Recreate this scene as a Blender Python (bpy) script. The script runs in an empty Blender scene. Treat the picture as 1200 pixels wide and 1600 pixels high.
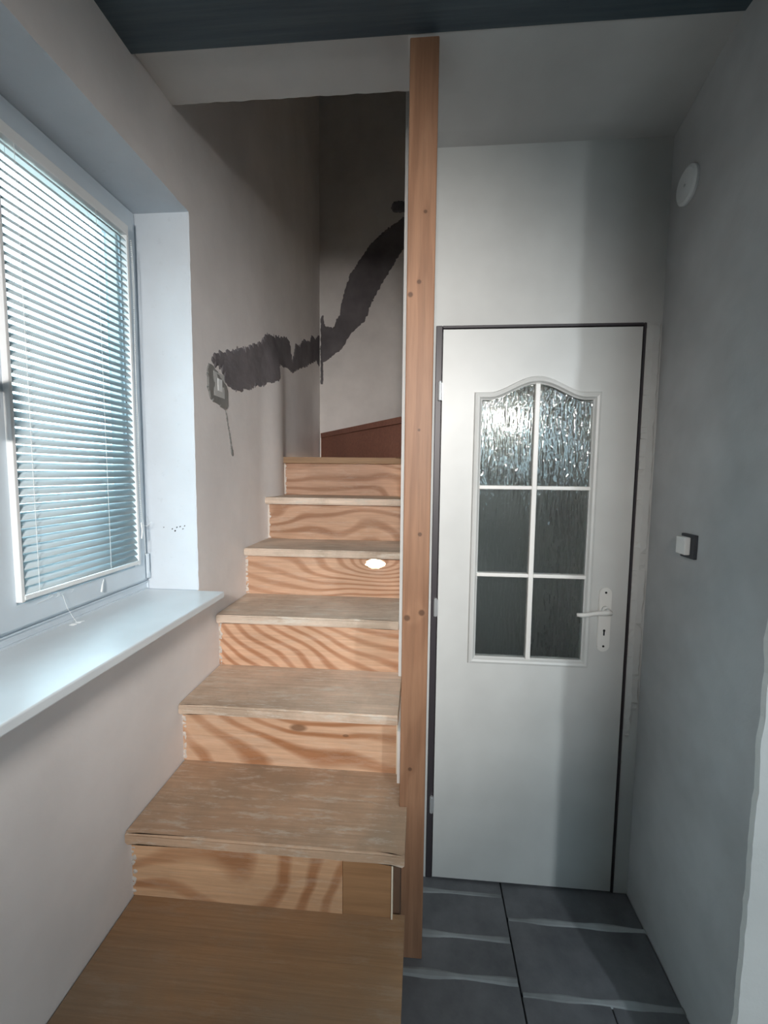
import bpy, bmesh, math, random
from mathutils import Vector, Matrix, noise
from mathutils.geometry import tessellate_polygon, delaunay_2d_cdt

S = bpy.context.scene
C = S.collection
PI = math.pi

# ------------------------------------------------------------------ camera
F, PITCH, YAW, ROLL = 697.13, .0874, -.083, .0103
cam_d = bpy.data.cameras.new('camera'); cam = bpy.data.objects.new('camera', cam_d); C.objects.link(cam)
cam_d.lens = F / 1600 * 36; cam_d.sensor_width = 36; cam_d.sensor_fit = 'AUTO'
cam_d.clip_start = .02
cy, sy, cp, sp = math.cos(YAW), math.sin(YAW), math.cos(PITCH), math.sin(PITCH)
rt = Vector((cy, -sy, 0)); fw = Vector((sy*cp, cy*cp, -sp)); up = Vector((sy*sp, cy*sp, cp))
r2 = rt*math.cos(ROLL) + up*math.sin(ROLL); u2 = up*math.cos(ROLL) - rt*math.sin(ROLL)
M = Matrix((r2, u2, -fw)).transposed().to_4x4()
cam.matrix_world = M
S.camera = cam

# ------------------------------------------------------------------ world, light, exposure
S.view_settings.view_transform = 'Standard'; S.view_settings.look = 'None'
S.view_settings.gamma = 1; S.view_settings.use_curve_mapping = False
S.view_settings.exposure = 0.35
w = bpy.data.worlds.new('sky'); S.world = w; w.use_nodes = True
nt = w.node_tree; nt.nodes.clear()
out = nt.nodes.new('ShaderNodeOutputWorld'); bg = nt.nodes.new('ShaderNodeBackground')
tc = nt.nodes.new('ShaderNodeTexCoord'); sx = nt.nodes.new('ShaderNodeSeparateXYZ'); cr = nt.nodes.new('ShaderNodeValToRGB')
nt.links.new(tc.outputs['Generated'], sx.inputs[0]); 
mr = nt.nodes.new('ShaderNodeMapRange'); mr.inputs[1].default_value = -1; mr.inputs[2].default_value = 1
nt.links.new(sx.outputs['Z'], mr.inputs[0]); nt.links.new(mr.outputs[0], cr.inputs[0])
cr.color_ramp.elements[0].position = .42; cr.color_ramp.elements[0].color = (.30, .34, .33, 1)
cr.color_ramp.elements[1].position = .52; cr.color_ramp.elements[1].color = (.66, .87, 1.0, 1)
nt.links.new(cr.outputs[0], bg.inputs[0]); nt.links.new(bg.outputs[0], out.inputs[0])
bg.inputs[1].default_value = 7.5

def portal(name, loc, sx_, sy_, normal):
    l = bpy.data.lights.new(name, 'AREA'); l.shape = 'RECTANGLE'; l.size = sx_; l.size_y = sy_
    l.cycles.is_portal = True
    o = bpy.data.objects.new(name, l); C.objects.link(o); o.location = loc
    o.rotation_euler = Vector(normal).to_track_quat('-Z', 'Y').to_euler()
    return o
portal('window_daylight', (-1.16, .92, .22), 1.30, 1.34, (1, 0, 0))
portal('rear_window_daylight', (1.15, -2.56, .40), 1.1, 1.1, (0, 1, 0))

def lamp(name, loc, power, col, radius):
    l = bpy.data.lights.new(name, 'POINT'); l.energy = power; l.color = col; l.shadow_soft_size = radius
    o = bpy.data.objects.new(name, l); C.objects.link(o); o.location = loc
    return o
def spot(name, loc, aim, power, col, radius, ang, blend):
    l = bpy.data.lights.new(name, 'SPOT'); l.energy = power; l.color = col; l.shadow_soft_size = radius; l.spot_size = math.radians(ang); l.spot_blend = blend
    o = bpy.data.objects.new(name, l); C.objects.link(o); o.location = loc
    o.rotation_euler = (Vector(aim)-Vector(loc)).to_track_quat('-Z', 'Y').to_euler()
spot('rear_key_helper', (1.49, -2.05, .80), (.58, 1.45, -1.10), 125, (.90, .96, 1.0), .07, 72, 1.0)  # unseen spot added behind the camera as key light on the door
spot('stair_fill_helper', (.02, -1.25, .50), (-.48, 2.0, -.14), 260, (1.0, .93, .88), .16, 56, 1.0)  # added spot, out of view, brightens the stairs and stairwell
lamp('cupboard_glow_helper', (.40, 2.26, .27), .7, (1.0, .93, .82), .05)  # unseen point light added to make the door glass glow from behind
lamp('understair_lamp', (-.35, 2.95, -.50), 60, (1.0, .82, .55), .03)

# ------------------------------------------------------------------ helpers
def tag(o, label=None, cat=None, group=None, kind=None):
    if label: o['label'] = label
    if cat: o['category'] = cat
    if group: o['group'] = group
    if kind: o['kind'] = kind
    return o

def empty(name, loc, label=None, cat=None, group=None, kind=None, parent=None):
    o = bpy.data.objects.new(name, None); C.objects.link(o); o.location = loc
    o.empty_display_size = .05
    if parent:
        o.parent = parent
    return tag(o, label, cat, group, kind)

def wloc(o):
    v = Vector((0, 0, 0))
    while o:
        v += o.location; o = o.parent
    return v

def obj(name, bm, m, parent=None, smooth=False, origin=None):
    """verts are given in world metres; origin = object location (world)"""
    me = bpy.data.meshes.new(name)
    if origin is None:
        origin = wloc(parent) if parent else Vector((0, 0, 0))
    origin = Vector(origin)
    bmesh.ops.translate(bm, verts=bm.verts, vec=-origin)
    bm.normal_update()
    bm.to_mesh(me); bm.free()
    me.materials.append(m)
    if smooth:
        for p in me.polygons: p.use_smooth = True
    o = bpy.data.objects.new(name, me); C.objects.link(o)
    if parent:
        o.parent = parent
        o.location = origin - wloc(parent)
    else:
        o.location = origin
    return o

def BM(): return bmesh.new()

def box(bm, a, b, bev=0.0, seg=2):
    a, b = [min(p, q) for p, q in zip(a, b)], [max(p, q) for p, q in zip(a, b)]
    t = bmesh.new()
    mat = Matrix.Translation([(p+q)/2 for p, q in zip(a, b)]) @ Matrix.Diagonal([(q-p) for p, q in zip(a, b)] + [1])
    bmesh.ops.create_cube(t, size=1, matrix=mat)
    if bev: bmesh.ops.bevel(t, geom=t.edges[:], offset=bev, segments=seg, affect='EDGES', profile=.5)
    merge(bm, t); return bm

def merge(bm, t):
    me = bpy.data.meshes.new('tmp'); t.to_mesh(me); t.free(); bm.from_mesh(me); bpy.data.meshes.remove(me)

def cyl(bm, p, q, r, seg=16, r2=None):
    p, q = Vector(p), Vector(q); d = q-p
    t = bmesh.new()
    mat = Matrix.Translation((p+q)/2) @ d.to_track_quat('Z', 'Y').to_matrix().to_4x4()
    bmesh.ops.create_cone(t, cap_ends=True, segments=seg, radius1=r, radius2=r if r2 is None else r2, depth=d.length, matrix=mat)
    merge(bm, t); return bm

def tube(bm, pts, r, seg=8):
    pts = [Vector(p) for p in pts]; rings = []
    rr = r if isinstance(r, (list, tuple)) else [r]*len(pts)
    for i, p in enumerate(pts):
        d = (pts[min(i+1, len(pts)-1)] - pts[max(i-1, 0)]).normalized()
        up_ = Vector((0, 0, 1)) if abs(d.z) < .9 else Vector((1, 0, 0))
        a = d.cross(up_).normalized(); b = d.cross(a).normalized()
        rings.append([bm.verts.new(p + (a*math.cos(2*PI*k/seg) + b*math.sin(2*PI*k/seg))*rr[i]) for k in range(seg)])
    for A, B in zip(rings, rings[1:]):
        for k in range(seg): bm.faces.new((A[k], A[(k+1) % seg], B[(k+1) % seg], B[k]))
    bm.faces.new(rings[0][::-1]); bm.faces.new(rings[-1])
    bmesh.ops.recalc_face_normals(bm, faces=bm.faces[:])
    return bm

def extrude_poly(bm, loops, to3, n, depth):
    """flat polygon (with holes) -> slab.  to3 maps (u,v) to 3D, n direction, depth"""
    polys = [[Vector((u, v, 0)) for u, v in L] for L in loops]
    tris = tessellate_polygon(polys)
    flat = [p for L in loops for p in L]
    n = Vector(n)
    A = [bm.verts.new(Vector(to3(*p))) for p in flat]
    B = [bm.verts.new(Vector(to3(*p)) + n*depth) for p in flat]
    for t in tris:
        try:
            bm.faces.new([A[i] for i in t]); bm.faces.new([B[i] for i in reversed(t)])
        except ValueError: pass
    k = 0
    for L in loops:
        m = len(L)
        for i in range(m):
            bm.faces.new((A[k+i], A[k+(i+1) % m], B[k+(i+1) % m], B[k+i]))
        k += m
    bmesh.ops.recalc_face_normals(bm, faces=bm.faces[:])
    return bm

def nz(x, y=0, z=0): return noise.noise(Vector((x, y, z)))

def jag(L, step, amp, seed=0, closed=True):
    """subdivide an outline and roughen it"""
    o = []
    m = len(L)
    for i in range(m if closed else m-1):
        a = Vector(L[i]); b = Vector(L[(i+1) % m]); n = max(1, int((b-a).length/step))
        d = (b-a).normalized() if (b-a).length else Vector((1, 0)); nn = Vector((-d.y, d.x))
        for k in range(n):
            p = a.lerp(b, k/n)
            j = (nz(p.x*60, p.y*60, seed)*.6 + nz(p.x*180, p.y*180, seed+5)*.6)*amp
            o.append(tuple(p + nn*j))
    if not closed: o.append(tuple(L[-1]))
    return o

# ------------------------------------------------------------------ materials
class NT:
    def __init__(s, name):
        s.m = bpy.data.materials.new(name); s.m.use_nodes = True; s.t = s.m.node_tree
        s.b = s.t.nodes['Principled BSDF']; s.out = s.t.nodes['Material Output']
    def n(s, typ, **k):
        q = s.t.nodes.new(typ)
        for a, v in k.items(): setattr(q, a, v)
        return q
    def l(s, a, b): s.t.links.new(a, b)
    def val(s, sock, v):
        if isinstance(v, bpy.types.NodeSocket): s.l(v, sock)
        else: sock.default_value = v
    def math(s, op, a, b=0.0, c=0.0):
        q = s.n('ShaderNodeMath', operation=op); s.val(q.inputs[0], a); s.val(q.inputs[1], b); s.val(q.inputs[2], c); return q.outputs[0]
    def coord(s, scale=(1, 1, 1), off=(0, 0, 0)):
        g = s.n('ShaderNodeNewGeometry') if False else s.n('ShaderNodeTexCoord')
        mp = s.n('ShaderNodeMapping'); mp.inputs['Scale'].default_value = scale; mp.inputs['Location'].default_value = off
        s.l(g.outputs['Object'], mp.inputs[0]); return mp.outputs[0]
    def noise(s, vec, scale, detail=3, rough=.5):
        q = s.n('ShaderNodeTexNoise'); s.l(vec, q.inputs['Vector']); q.inputs['Scale'].default_value = scale
        q.inputs['Detail'].default_value = detail; q.inputs['Roughness'].default_value = rough; return q.outputs['Fac']
    def ramp(s, fac, els):
        q = s.n('ShaderNodeValToRGB'); s.l(fac, q.inputs[0]); e = q.color_ramp.elements
        while len(e) < len(els): e.new(.5)
        for i, (p, c) in enumerate(els):
            e[i].position = p; e[i].color = (c, c, c, 1) if isinstance(c, (int, float)) else tuple(c) + (1,)
        return q.outputs[0]
    def mix(s, fac, a, b, blend='MIX'):
        q = s.n('ShaderNodeMix', data_type='RGBA', blend_type=blend)
        s.val(q.inputs[0], fac); s.val(q.inputs[6], a if isinstance(a, bpy.types.NodeSocket) else tuple(a)+(1,)); s.val(q.inputs[7], b if isinstance(b, bpy.types.NodeSocket) else tuple(b)+(1,))
        return q.outputs[2]
    def bump(s, h, dist=.002, strength=1.0):
        q = s.n('ShaderNodeBump'); s.l(h, q.inputs['Height']); q.inputs['Distance'].default_value = dist; q.inputs['Strength'].default_value = strength
        s.l(q.outputs[0], s.b.inputs['Normal'])
    def base(s, c): s.val(s.b.inputs['Base Color'], c if isinstance(c, bpy.types.NodeSocket) else tuple(c)+(1,))

def srgb(r, g, b):
    f = lambda c: (c/255/12.92) if c/255 <= .04045 else ((c/255+.055)/1.055)**2.4
    return (f(r), f(g), f(b))

def plaster(name, col, var=.06, bump=.0015, scale=9, rough=.9, speck=0):
    t = NT(name); v = t.coord()
    n1 = t.noise(v, 2.2, 4, .6); n2 = t.noise(v, 40, 4, .6); n3 = t.noise(v, scale, 3)
    lo = tuple(c*(1-var*2.2) for c in col); hi = tuple(min(1, c*(1+var)) for c in col)
    c = t.ramp(n1, [(.3, lo), (.7, hi)])
    if speck:
        k = t.ramp(t.noise(v, 26, 5, .7), [(.60, 0.0), (.68, 1.0)])
        c = t.mix(t.math('MULTIPLY', k, speck), c, tuple(x*.55 for x in col))
    t.base(c); t.b.inputs['Roughness'].default_value = rough
    t.b.inputs['Specular IOR Level'].default_value = .25
    h = t.math('ADD', t.math('MULTIPLY', n3, .7), t.math('MULTIPLY', n2, .3)); t.bump(h, bump)
    return t.m

def plain(name, col, rough=.5, metal=0, spec=.5, bump=0, bscale=60):
    t = NT(name); t.base(col); t.b.inputs['Roughness'].default_value = rough; t.b.inputs['Metallic'].default_value = metal
    t.b.inputs['Specular IOR Level'].default_value = spec
    v = t.coord(); n1 = t.noise(v, 5, 3)
    t.base(t.ramp(n1, [(.3, tuple(c*.93 for c in col)), (.7, tuple(min(1, c*1.04) for c in col))]))
    if bump: t.bump(t.noise(v, bscale, 3), bump)
    return t.m

def wood(name, light, dark, scale=(1, 1, 5), off=(0, 0, 0), bands=16, contrast=1.0, fibre=(3, 60, 60), knots=(), lin=None, stain=0.0, staincol=(.2, .17, .14), rough=.6, warp=.35, wear=0.0, sharp=(.35, .75), stscale=(2.5, 2.5, 2.5)):
    t = NT(name); v = t.coord(scale, off)
    big = t.noise(v, 1.0, 1.5, .4)
    ph = t.math('MULTIPLY', big, bands)
    raw = t.n('ShaderNodeTexCoord').outputs['Object']
    if lin:     # (bands per metre across the grain, curvature, centre): cathedral figure
        kz, curv, xc = lin
        sx_ = t.n('ShaderNodeSeparateXYZ'); t.l(raw, sx_.inputs[0])
        dx = t.math('SUBTRACT', sx_.outputs[0], xc)
        q_ = t.math('MULTIPLY', t.math('MULTIPLY', dx, dx), curv)
        ph = t.math('ADD', ph, t.math('MULTIPLY', t.math('SUBTRACT', sx_.outputs[2], q_), kz))
    kd = None
    for (p, amp, rad) in knots:
        q = t.n('ShaderNodeVectorMath', operation='SUBTRACT'); t.l(raw, q.inputs[0]); q.inputs[1].default_value = p
        q2 = t.n('ShaderNodeVectorMath', operation='MULTIPLY'); t.l(q.outputs[0], q2.inputs[0]); q2.inputs[1].default_value = (1, 1, 1) if scale[2] < scale[0] else (.55, 1, 1.25)
        q3 = t.n('ShaderNodeVectorMath', operation='LENGTH'); t.l(q2.outputs[0], q3.inputs[0])
        d = q3.outputs['Value']
        g = t.math('DIVIDE', amp*rad, t.math('ADD', d, rad))
        ph = t.math('ADD', ph, g)
        if rad > .02: continue
        kk = t.ramp(t.math('DIVIDE', d, rad*2.0), [(.35, 1.0), (.62, 0.0)])
        kd = kk if kd is None else t.math('MAXIMUM', kd, kk)
    sn = t.math('MULTIPLY_ADD', t.math('SINE', ph), .5, .5)
    fr = t.math('FRACT', t.math('MULTIPLY', ph, .16))
    band = t.ramp(sn, [(sharp[0], 0.0), (sharp[1], 1.0)])
    fib = t.noise(t.coord(fibre), 1.0, 4, .65)
    fb = t.ramp(fib, [(.3, .80), (.7, 1.1)])
    cm = t.ramp(t.noise(t.coord((1.4, 1.4, 2.5), (off[1]+4, off[0]+1, 5)), 1.8, 2), [(.30, .5), (.60, 1.0)])
    band = t.math('MULTIPLY', t.math('MULTIPLY', band, contrast), cm)
    c = t.mix(band, light, dark)
    tone = t.ramp(t.noise(t.coord((1.5, 1.5, 1.5), (off[0]+3, off[1], off[2])), 1.6, 3), [(.3, (.86, .84, .82)), (.7, (1.06, 1.05, 1.04))])
    c = t.mix(1.0, c, tone, 'MULTIPLY')
    c = t.mix(1.0, c, fb, 'MULTIPLY')
    if kd is not None: c = t.mix(t.math('MULTIPLY', kd, .8), c, tuple(x*.35 for x in dark))
    if stain:
        s_ = t.noise(t.coord(stscale, (off[1]+7, off[0], 2)), 1.6, 6, .65)
        sf = t.ramp(s_, [(.40, 0.0), (.66, 1.0)])
        c = t.mix(t.math('MULTIPLY', sf, stain), c, staincol)
    if wear:
        s_ = t.noise(t.coord((3, 14, 14), (off[1]+1, off[0], 9)), 2.5, 6, .75)
        sf = t.ramp(s_, [(.52, 0.0), (.64, 1.0)])
        c = t.mix(t.math('MULTIPLY', sf, wear), c, (.62, .56, .48))
    t.base(c); t.b.inputs['Roughness'].default_value = rough
    t.b.inputs['Specular IOR Level'].default_value = .3
    t.bump(t.math('ADD', fib, t.math('MULTIPLY', band, .4)), .0008)
    return t.m

M_left = plaster('lime_plaster_warm', (.77, .74, .725), .05, .002, 8)
M_rev = plaster('painted_reveal', (.61, .67, .72), .04, .0025, 14, speck=.12)
M_wall = plaster('grey_plaster', (.56, .57, .555), .06, .002, 7)
M_right = plaster('raw_grey_plaster', (.56, .56, .56), .10, .0025, 6)
M_pier = plaster('pale_plaster', (.80, .80, .77), .06, .003, 12)
M_soff = plaster('soffit_plaster', (.58, .58, .57), .06, .002, 7)
M_ceil = plaster('ceiling_paint', (.52, .54, .55), .04, .001, 7)
M_well = plaster('stairwell_plaster', (.72, .695, .675), .08, .002, 7)
M_mortar = plaster('dark_mortar', (.18, .168, .178), .25, .003, 22)
M_mortar2 = plaster('grey_filler', (.26, .26, .25), .15, .003, 22)
M_white = plain('white_plastic', (.80, .82, .82), .35)
M_pvc = plain('window_plastic', (.62, .70, .76), .35)
M_sill = plain('sill_board', (.72, .78, .81), .30)
M_door = plain('door_paint', (.56, .575, .56), .42, bump=.0003, bscale=25)
M_frame = plain('dark_steel_frame', (.035, .03, .035), .45)
M_hinge = plain('zinc_hinge', (.62, .64, .65), .35, .7)
M_handle = plain('white_enamel', (.72, .72, .69), .35)
M_black = plain('black_hole', (.01, .012, .014), .8)
M_blue = None
def bluebeam():
    t = NT('dark_blue_paint'); v = t.coord((1.2, 30, 30)); n1 = t.noise(v, 1.5, 5, .6)
    t.base(t.ramp(n1, [(.3, (.035, .06, .08)), (.7, (.07, .105, .125))])); t.b.inputs['Roughness'].default_value = .55
    t.bump(n1, .002); return t.m
M_blue = bluebeam()
def slatmat():
    t = NT('blind_slat'); t.base((.47, .55, .58)); t.b.inputs['Roughness'].default_value = .35
    tr = t.n('ShaderNodeBsdfTranslucent'); tr.inputs[0].default_value = (.75, .88, .95, 1)
    mx = t.n('ShaderNodeMixShader'); mx.inputs[0].default_value = .03
    t.l(t.b.outputs[0], mx.inputs[1]); t.l(tr.outputs[0], mx.inputs[2]); t.l(mx.outputs[0], t.out.inputs[0]); return t.m
M_slat = slatmat()
def glassmat(name, bump, rough):
    t = NT(name); t.t.nodes.remove(t.b)
    g = t.n('ShaderNodeBsdfGlass'); g.inputs['Roughness'].default_value = rough; g.inputs['IOR'].default_value = 1.5
    g.inputs['Color'].default_value = (.93, .97, .97, 1)
    t.l(g.outputs[0], t.out.inputs[0])
    if bump:
        v = t.coord((80, 80, 10)); a = t.noise(v, 1.0, 2, .5)
        b = t.noise(t.coord((230, 230, 90)), 1.0, 2, .5)
        h = t.math('ADD', a, t.math('MULTIPLY', b, .30))
        q = t.n('ShaderNodeBump'); t.l(h, q.inputs['Height']); q.inputs['Distance'].default_value = bump
        t.l(q.outputs[0], g.inputs['Normal'])
    return t.m
M_rain = glassmat('rain_patterned_glass', 0, .02)
M_clear = glassmat('clear_glass', 0, 0)
def tilemat():
    t = NT('slate_floor_tile'); v = t.coord()
    n1 = t.noise(v, 6, 5, .65); n2 = t.noise(v, 45, 4, .6)
    c = t.ramp(n1, [(.3, (.085, .090, .098)), (.7, (.17, .175, .185))])
    t.base(c); t.b.inputs['Roughness'].default_value = .48; t.bump(t.math('ADD', n1, t.math('MULTIPLY', n2, .4)), .002); return t.m
M_tile = tilemat()
M_glint_grout = plaster('glint_grout', (.34, .36, .365), .3, .002, 30)  # grout kept pale so the joints read as sheen
M_darkgrout = plain('dark_grout', (.03, .03, .035), .9)
M_chip = plaster('plaster_chips', (.66, .60, .54), .12, .002, 40)
M_string = plain('thin_cord', (.85, .88, .88), .6)

# ------------------------------------------------------------------ dimensions
XL, XR, YD, ZF = -.806, .763, 1.55, -1.50
W1, WB, WT, XFR = 1.539, -.433, .878, -1.0         # window opening
W0 = .33
YB = 3.51                                           # stairwell end
YR, XE = -2.40, 2.60                                # rear room
ZC = 1.14
TOP = 3.4

def sstep(a, b, x):
    t = max(0, min(1, (x-a)/(b-a))); return t*t*(3-2*t)
def wall_x(y, z):
    k = 1 - sstep(.50, .75, z)
    bul = .026*sstep(2.18, 2.42, y)*(1-sstep(2.42, 2.66, y)) - .012*sstep(2.45, 2.75, y)*(1-sstep(3.3, 3.5, y))
    return XL + bul*k

# ================================================================== STRUCTURE
# floor
floor = empty('floor', (0, 0, ZF), 'dark slate-grey tiled floor with pale joints that carry painted glints', 'floor', kind='structure')
b = BM(); box(b, (-1.2, YR-.1, ZF-.12), (XE+.1, YB+.1, ZF-.012)); obj('screed', b, M_darkgrout, floor)
def tile(x0, x1, y0, y1, name='floor_tile'):
    g = .002
    b = BM(); box(b, (x0+g, y0+g, ZF-.012), (x1-g, y1-g, ZF+random.uniform(-.001, 0)), .0015, 1); obj(name, b, M_tile, floor)
def glint_joint(x0, x1, y, wdt=.017, seed=0):
    # joint paled to paint in glints along tile edges, slightly proud and uneven
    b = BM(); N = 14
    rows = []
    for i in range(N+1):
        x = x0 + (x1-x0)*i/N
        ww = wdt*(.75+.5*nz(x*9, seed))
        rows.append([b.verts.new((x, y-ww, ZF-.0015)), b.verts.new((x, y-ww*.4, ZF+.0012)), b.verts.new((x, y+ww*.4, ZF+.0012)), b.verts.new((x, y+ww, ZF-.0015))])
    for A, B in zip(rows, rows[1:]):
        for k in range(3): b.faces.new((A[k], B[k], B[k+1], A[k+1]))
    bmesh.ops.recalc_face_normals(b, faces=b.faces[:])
    obj('joint', b, M_glint_grout, floor)
random.seed(4)
XC = .314
def column(x0, x1, ys):
    for y0, y1 in zip(ys, ys[1:]): tile(x0, x1, y0, y1)
D_ = .003
LY = [-.30, 0.0, .30, .60, .90, 1.227, 1.346, 1.497, 1.60]
RY = [-.30, 0.0, .30, .60, .90, 1.196, 1.416, 1.60]
for y0, y1 in zip(LY, LY[1:]): tile(-.06, XC, y0+D_, y1-D_)
for y0, y1 in zip(RY, RY[1:]):
    if y1 < 1.2:
        tile(XC, .563, y0+D_, y1-D_); tile(.563, XR, y0+D_, y1-D_)
    else: tile(XC, XR, y0+D_, y1-D_)
for y in LY[1:-1]: glint_joint(-.06, XC-.004, y, seed=y)
for y in RY[1:-1]: glint_joint(XC+.004, XR, y, seed=y+3)
for i in range(6):
    for j in range(8):
        x0 = XR + i*.31 if False else -.8 + j*.425
        tile(x0, x0+.425, YR+i*.35, YR+(i+1)*.35)
for i in range(4):
    for j in range(4): tile(XR + j*.46, XR+(j+1)*.46, -.30+i*.30, -.30+(i+1)*.30)

# wall_left : inner face with chipped window arris, deep reveal, outer face
def ring(b, loop_in, loop_out, flip=False):
    m = len(loop_in)
    A = [b.verts.new(p) for p in loop_in]; B = [b.verts.new(p) for p in loop_out]
    for i in range(m): b.faces.new((A[i], A[(i+1) % m], B[(i+1) % m], B[i]))
wl = empty('wall_left', (XL, 0, ZF), 'pale rough plastered wall with the deep window recess and a dark mortar streak', 'wall', kind='structure')
hole = [(W0, WB), (W1, WB), (W1, WT), (W0, WT)]
def jit_hole(amp):
    o = []
    for i in range(4):
        a = Vector(hole[i]); c = Vector(hole[(i+1) % 4]); n = 90
        for k in range(n):
            p = a.lerp(c, k/n); q = Vector(p)
            low = 1.0 if p.y < .0 else .45
            if i == 1: q.x += (nz(p.y*28, 1)*.006 + nz(p.y*90, 4)*.004)*low + .002
            elif i == 2: q.y += nz(p.x*22, 2)*.003
            elif i == 3: q.x -= abs(nz(p.y*30, 3))*.004
            o.append(tuple(q))
    return o
hj = jit_hole(1)
b = BM()
YBEND = 2.05
outer = [(YR-.1, ZF-.02), (YBEND, ZF-.02), (YBEND, TOP), (YR-.1, TOP)]
tr = tessellate_polygon([[Vector((u, v, 0)) for u, v in outer], [Vector((u, v, 0)) for u, v in hj]])
fl = outer + hj
vs = [b.verts.new((XL, u, v)) for u, v in fl]
for t in tr:
    try: b.faces.new([vs[i] for i in t])
    except ValueError: pass
gy = [YBEND + (YB+.02-YBEND)*i/60 for i in range(61)]; gz = [ZF-.02 + (TOP-ZF+.02)*j/80 for j in range(81)]
G = [[b.verts.new((wall_x(y, z), y, z)) for z in gz] for y in gy]
for i in range(60):
    for j in range(80): b.faces.new((G[i][j], G[i+1][j], G[i+1][j+1], G[i][j+1]))
# thickness: outer skin
ho = [(W0, WB), (W1, WB), (W1, WT), (W0, WT)]
oo = [(YR-.1, ZF-.02), (YB+.02, ZF-.02), (YB+.02, TOP), (YR-.1, TOP)]
tr = tessellate_polygon([[Vector((u, v, 0)) for u, v in oo], [Vector((u, v, 0)) for u, v in ho]])
vs = [b.verts.new((-1.15, u, v)) for u, v in oo+ho]
for t in tr: b.faces.new([vs[i] for i in t])
ring(b, [(XL, u, v) for u, v in oo], [(-1.15, u, v) for u, v in oo])
for f in b.faces: f.smooth = False
me_left = obj('plaster_face', b, M_left, wl, smooth=False)
for p in me_left.data.polygons:
    if p.center.y > YBEND and abs(p.normal.x) > .8: p.use_smooth = True
# reveal
b = BM(); m = len(hj)
def hole_straight(i, n=90):
    s, k = divmod(i, n); a = Vector(hole[s]); c = Vector(hole[(s+1) % 4]); return a.lerp(c, k/n)
A = [b.verts.new((XL, *hj[i])) for i in range(m)]
A2 = [b.verts.new((XL-.006, *Vector(hj[i]).lerp(hole_straight(i), .8))) for i in range(m)]
B = [b.verts.new((-1.15, *hole_straight(i))) for i in range(m)]
for i in range(m):
    j = (i+1) % m
    b.faces.new((A[i], A[j], A2[j], A2[i])); b.faces.new((A2[i], A2[j], B[j], B[i]))
bmesh.ops.recalc_face_normals(b, faces=b.faces[:])
obj('window_reveal', b, M_rev, wl)

# dark mortar over the chased channel: thin uneven crust on the wall face
def crust(name, outline, surf, nrm, m, parent, step=.012, amp=.012, thick=.006, seed=0, grid=.022):
    L = jag(outline, step, amp, seed)
    us = [p[0] for p in L]; vs_ = [p[1] for p in L]
    pts = [Vector(p) for p in L]; n0 = len(pts)
    u = min(us)
    while u < max(us):
        v = min(vs_)
        while v < max(vs_):
            pts.append(Vector((u + nz(u*90, v*90)*.006, v + nz(u*90, v*90, 9)*.006))); v += grid
        u += grid
    edges = [(i, (i+1) % n0) for i in range(n0)]
    V, E, Fc, _, _, _ = delaunay_2d_cdt(pts, edges, [], 1, 1e-5)
    # edge verts on wall
    b = BM(); nv = Vector(nrm); out_ = []
    Ls = [Vector(p) for p in L]
    for p in V:
        d = min((p-q).length for q in Ls)
        h = thick*min(1, .35 + d/.012) + (nz(p.x*14, p.y*22, seed)*.6+nz(p.x*60, p.y*60, seed)*.15)*thick*.9
        if d < 1e-4: h = -.002
        out_.append(b.verts.new(Vector(surf(*p)) + nv*h))
    for f in Fc:
        try: b.faces.new([out_[i] for i in f])
        except ValueError: pass
    bmesh.ops.recalc_face_normals(b, faces=b.faces[:])
    for f in b.faces:
        if f.normal.dot(nv) < 0: f.normal_flip()
    return obj(name, b, m, parent)
outL = [(1.666, .424), (1.70, .455), (1.766, .483), (1.89, .522), (2.031, .569), (2.086, .598), (2.213, .646), (2.288, .709), (2.44, .742), (2.65, .794), (2.72, .775), (2.765, .69), (2.824, .81), (2.93, .83), (3.041, .901), (3.125, .908), (3.20, .93), (3.254, .99), (3.36, .99), (3.506, 1.068),
        (3.506, .812), (3.40, .83), (3.122, .73), (2.878, .645), (2.776, .60), (2.709, .615), (2.52, .590), (2.45, .575), (2.442, .501), (2.278, .438), (2.101, .39), (1.949, .345), (1.837, .341), (1.789, .358), (1.762, .398), (1.70, .403)]
crust('mortar_patch', outL, lambda y, z: (wall_x(y, z), y, z), (1, 0, 0), M_mortar, wl, seed=3, thick=.0035, amp=.016)
# filler ring around the flush box and the crooked crack below
rng = [(1.655, .41), (1.70, .405), (1.79, .365), (1.825, .33), (1.83, .27), (1.80, .245), (1.73, .26), (1.665, .27), (1.640, .31), (1.640, .37)]
crust('filler_rim', rng, lambda y, z: (wall_x(y, z), y, z), (1, 0, 0), M_mortar2, wl, thick=.004, seed=8, amp=.006, grid=.012)
crk = [(1.790, .255), (1.805, .25), (1.835, .17), (1.855, .11), (1.870, .075), (1.862, .06), (1.842, .072), (1.838, .11), (1.815, .18)]
crust('crack_filler', crk, lambda y, z: (wall_x(y, z), y, z), (1, 0, 0), M_mortar2, wl, thick=.003, seed=2, amp=.004, step=.008, grid=.008)
# black scrapes on the reveal
for i, (x, z) in enumerate([(-.902, -.214), (-.885, -.209), (-.892, -.222), (-.872, -.206), (-.862, -.214), (-.856, -.203), (-.935, -.21)]):
    crust('scrape', [(x, z), (x+.007, z+.003), (x+.006, z+.008), (x+.001, z+.006)], lambda x_, z_: (x_, W1-.0005, z_), (0, -1, 0), M_black, wl, thick=.0012, step=.003, amp=.002, grid=.0025)

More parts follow.
